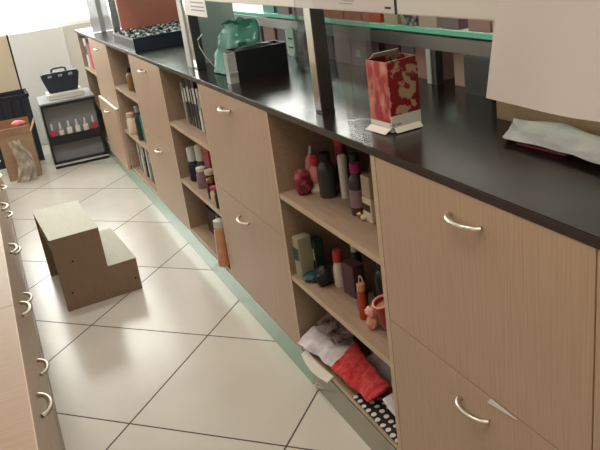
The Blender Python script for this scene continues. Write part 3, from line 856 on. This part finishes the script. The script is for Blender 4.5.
b = flat([(.176, -2.975, z+.020), (.190, -3.185, z+.028), (.300, -2.985, z+.070), (.285, -3.16, z+.070)], 3., .026, .005, 28, 20)
solo('plastic_bag', b, 'whitebag', 'white plastic bag bulging over the bottom shelf edge at its left end', 'bag', (0, 0, 0), 0, None, True)
b = bmesh.new(); sheet(b, lambda u, v: (.170-.008*math.sin(PI*u)+.022*v, -2.995-.18*u, z-.012*(1-v)*(1+math.sin(PI*u)*.8)+.002), 16, 4, .0012)
solo('paper_bag', b, 'label', 'cream paper bag edge curling over the front of the bottom shelf', 'bag', (0, 0, 0), 0, None, True)
b = flat([(.235, -3.01, z+.085), (.232, -3.15, z+.082), (.35, -2.99, z+.125), (.34, -3.17, z+.115)], 9., .035, .010)
solo('patterned_bag', b, 'wad', 'brown and white patterned bag heaped on top of the white plastic bag', 'bag', (0, 0, 0), 0, None, True)
b = flat([(.182, -3.19, z+.042), (.196, -3.375, z+.036), (.268, -3.175, z+.078), (.250, -3.40, z+.070)], 21., .020, .007)
solo('red_cloth', b, 'redcloth', 'bright red crumpled cloth spilling over the bottom shelf edge', 'cloth', (0, 0, 0), 0, None, True)
b = flat([(.186, -3.30, z+.008), (.186, -3.528, z+.008), (.255, -3.30, z+.012), (.255, -3.524, z+.014)], 31., .004, .004)
solo('polka_dot_cloth', b, 'polka', 'black cloth with white polka dots at the right end of the bottom shelf', 'cloth', (0, 0, 0), 0, None, True)
b = flat([(.215, -3.415, z+.050), (.215, -3.52, z+.044), (.268, -3.41, z+.066), (.268, -3.52, z+.064)], 41., .008, .005)
solo('white_wrapper', b, 'whitebag', 'white wrapper lying between the red cloth and the cabinet side', 'wrapper', (0, 0, 0), 0, None, True)
pack((.40, -3.37, z+.125), .10, .26, .010, 'crimson', 'dark red folder lying at the back of the nearest bottom shelf', 'folder', name='folder')
b = tube(bmesh.new(), [(.150-.02*math.sin(PI*i/8), -3.165-.028*i/8, .100+.012*math.sin(PI*i/8)) for i in range(9)], .0018, 6)
solo('cord', b, 'cream', 'short cream cord loop at the front of the bottom shelf', 'cord', (0, 0, 0), 0, None, True)

# middle shelf cabinet
z = .6122
bks = [('greyp', .17), ('smoke', .19), ('black', .205), ('smoke', .20), ('navy', .21), ('label', .17), ('black', .205), ('beigec', .15)]
bl_ = ['grey binder, farthest in the row on the middle top shelf', 'smoky grey binder right of the grey one', 'black binder right of the smoky grey one',
       'slim smoky binder in the middle top shelf row', 'navy binder left of the white one', 'white slim binder with pale spine on the middle top shelf',
       'black binder right of the white slim one', 'short beige binder at the near end of the middle top shelf']
yy = -1.80
for k, (m_, h_) in enumerate(bks):
    w_ = [.03, .035, .04, .022, .04, .028, .045, .035][k]
    t = thing('binder', bl_[k], 'binder', (.245, yy-w_/2, z), 0, 'binders on the middle top shelf')
    obj('cover', bx(0, .2, -w_/2+.001, w_/2-.001, 0, h_, bev=.0015), m_, t)
    obj('spine_label', bx(-.0008, -.0001, -w_/2+.006, w_/2-.006, h_*.5, h_*.8), 'label' if m_ not in ('label',) else 'greyp', t)
    yy -= w_+.012
z = .3522
bottle((.240, -1.80, z), .026, .15, 'navy', 'lgrey', 'navy bottle with a white cap at the left of the middle lower shelf', neck=.75, cap_h=.4)
bottle((.262, -1.87, z), .028, .17, 'smoke', 'label', 'grey bottle with a white cap beside the navy one', neck=.75, cap_h=.4)
bottle((.32, -1.85, z), .026, .19, 'cream', 'label', 'cream bottle behind the two white capped bottles', neck=.6)
pack((.285, -1.965, z), .06, .09, .185, 'red', 'red box standing on the middle lower shelf', band='crimson')
bottle((.235, -1.93, z), .025, .09, 'mauve', 'label', 'short mauve jar in front of the red box', neck=.8)
bottle((.245, -2.03, z), .026, .10, 'smoke', 'cream', 'short smoky jar right of the mauve one', neck=.8)
bottle((.225, -2.10, z), .022, .085, 'black', 'gold', 'small black jar with gold lid on the middle lower shelf', neck=.8)
bottle((.215, -2.165, z), .02, .07, 'cream', 'redlabel', 'small cream jar with red lid at the right of the middle lower shelf', neck=.8)
bottle((.212, -2.225, z), .018, .075, 'dgreen', 'black', 'tiny dark green jar against the right side of the middle lower shelf', neck=.8)
z = .1122
pack((.32, -1.88, z), .14, .14, .12, 'brown', 'dark brown box at the back of the middle bottom shelf')
pack((.30, -2.06, z), .12, .12, .14, 'black', 'black box beside the dark brown box on the middle bottom shelf')
rl = thing('paper_roll', 'peach coloured paper roll leaning out of the middle bottom shelf', 'roll', (.182, -2.235, z+.006), (math.radians(-3), math.radians(4), 0))
obj('roll', lathe(bmesh.new(), [(.024, 0), (.024, .16)], 18), 'peach', rl, smooth=True)
obj('roll_end', lathe(bmesh.new(), [(.025, .16), (.025, .185), (.015, .19)], 18), 'lgrey', rl, smooth=True)
obj('seam', bx(-.0255, -.0235, -.004, .004, .005, .15), 'label', rl)

# second open cabinet
z = .6122
bottle((.235, -.745, z), .020, .125, 'bronze', 'black', 'bronze bottle with a black cap on the far upper shelf', neck=.5)
bottle((.25, -.825, z), .024, .15, 'brown', 'gold', 'brown bottle with gold cap right of the bronze bottle', neck=.5)
bottle((.28, -.90, z), .03, .19, 'black', 'black', 'black bottle behind the brown one on the far upper shelf', neck=.5)
z = .3522
bottle((.215, -.62, z), .03, .12, 'cream', 'beigec', 'cream jar on the far lower shelf', neck=.8)
bottle((.24, -.70, z), .03, .10, 'peach', 'label', 'peach jar right of the cream jar on the far lower shelf', neck=.8)
bottle((.225, -.83, z), .03, .19, 'dgreen', 'greyp', 'dark green tall bottle on the far lower shelf', neck=.6)
bottle((.24, -.91, z), .03, .21, 'teal', 'navy', 'dark teal bottle beside the dark green one', neck=.6)
z = .1122
fl_ = [('greyp', 'grey folder leaning first in the far bottom row'), ('label', 'white folder leaning second in the far bottom row'), ('black', 'black folder leaning third in the far bottom row'),
       ('lgrey', 'light grey folder leaning fourth in the far bottom row'), ('black', 'black folder leaning fifth in the far bottom row'), ('dgreen', 'dark green folder at the near end of the far bottom row')]
for k, (m_, l_) in enumerate(fl_):
    t = thing('folder', l_, 'folder', (.215, -.60-.075*k, z+.004), (math.radians(5), 0, 0), 'folders on the far bottom shelf')
    obj('cover', bx(0, .2, -.015, .015, 0, .205, bev=.001), m_, t)
    obj('spine_label', bx(-.0008, -.0001, -.009, .009, .12, .17), 'label' if m_ != 'label' else 'greyp', t)
# farthest shelf
z = .6122
pack((.235, .60, z), .05, .10, .20, 'lgrey', 'white box with a dark blue label on the farthest shelf', band='navy')
for k in range(4):
    t = thing('red_file', ['red file right of the white box on the farthest shelf', 'second red file from the white box', 'third red file from the white box', 'red file nearest the cabinet side on the farthest shelf'][k],
              'file', (.215, .50-.06*k, z), 0, 'red files on the farthest shelf')
    obj('cover', bx(0, .2, -.022, .022, 0, .17, bev=.001), 'redlabel', t)
    obj('spine_strip', bx(-.0008, -.0001, -.004, .004, .01, .16), 'rose', t)

# ------------------------------------------------------------------ light
world = bpy.data.worlds.new('daylight'); bpy.context.scene.world = world; world.use_nodes = True
bg = world.node_tree.nodes['Background']; bg.inputs['Color'].default_value = (1.0, .985, .95, 1); bg.inputs['Strength'].default_value = 9.

def area(name, loc, rot, sx, sy, power, col, portal=False):
    l = bpy.data.lights.new(name, 'AREA'); l.shape = 'RECTANGLE'; l.size = sx; l.size_y = sy; l.energy = power; l.color = col
    if portal: l.cycles.is_portal = True
    o = bpy.data.objects.new(name, l); C.objects.link(o); o.location = loc; o.rotation_euler = rot
    return o
for i, (a, b, c, d) in enumerate(WB):
    area('window_portal', ((a+b)/2, Y1+.12, (c+d)/2), (-PI/2, 0, 0), b-a, d-c, 1, (1, 1, 1), True)
for (x_, y_, p_, c_, t_) in ((-.55, -4.5, 16, (1, .77, .59), 0), (-.5, -2.9, 13, (1, .88, .80), 0), (-.4, -1.5, 36, (1, .95, .92), 52), (1.9, -3.6, 12, (1, .86, .74), 0)):
    area('fill_lamp', (x_, y_, 2.66), (math.radians(t_), 0, 0), .9, .5, p_, c_)  # unseen area lamps added as fill; the tilted one brightens the far panels

# ------------------------------------------------------------------ camera
cam = bpy.data.cameras.new('camera'); co = bpy.data.objects.new('camera', cam); C.objects.link(co)
R = ((0.9039563064591118, -0.4080427003150675, -0.12792244030011224), (-0.2603791099506337, -0.2879125614596506, -0.9215796634339409), (0.3392133769680429, 0.8663760798136441, -0.3665061707701598))
m4 = Matrix(((R[0][0], -R[1][0], -R[2][0], -.4797459), (R[0][1], -R[1][1], -R[2][1], -4.7932238), (R[0][2], -R[1][2], -R[2][2], 1.2753767), (0, 0, 0, 1)))
co.matrix_world = m4
cam.sensor_width = 36; cam.lens = 724.7137/600*36; cam.clip_start = .02
sc = bpy.context.scene; sc.camera = co
sc.view_settings.view_transform = 'Standard'; sc.view_settings.look = 'None'; sc.view_settings.gamma = 1
sc.view_settings.exposure = 0.0
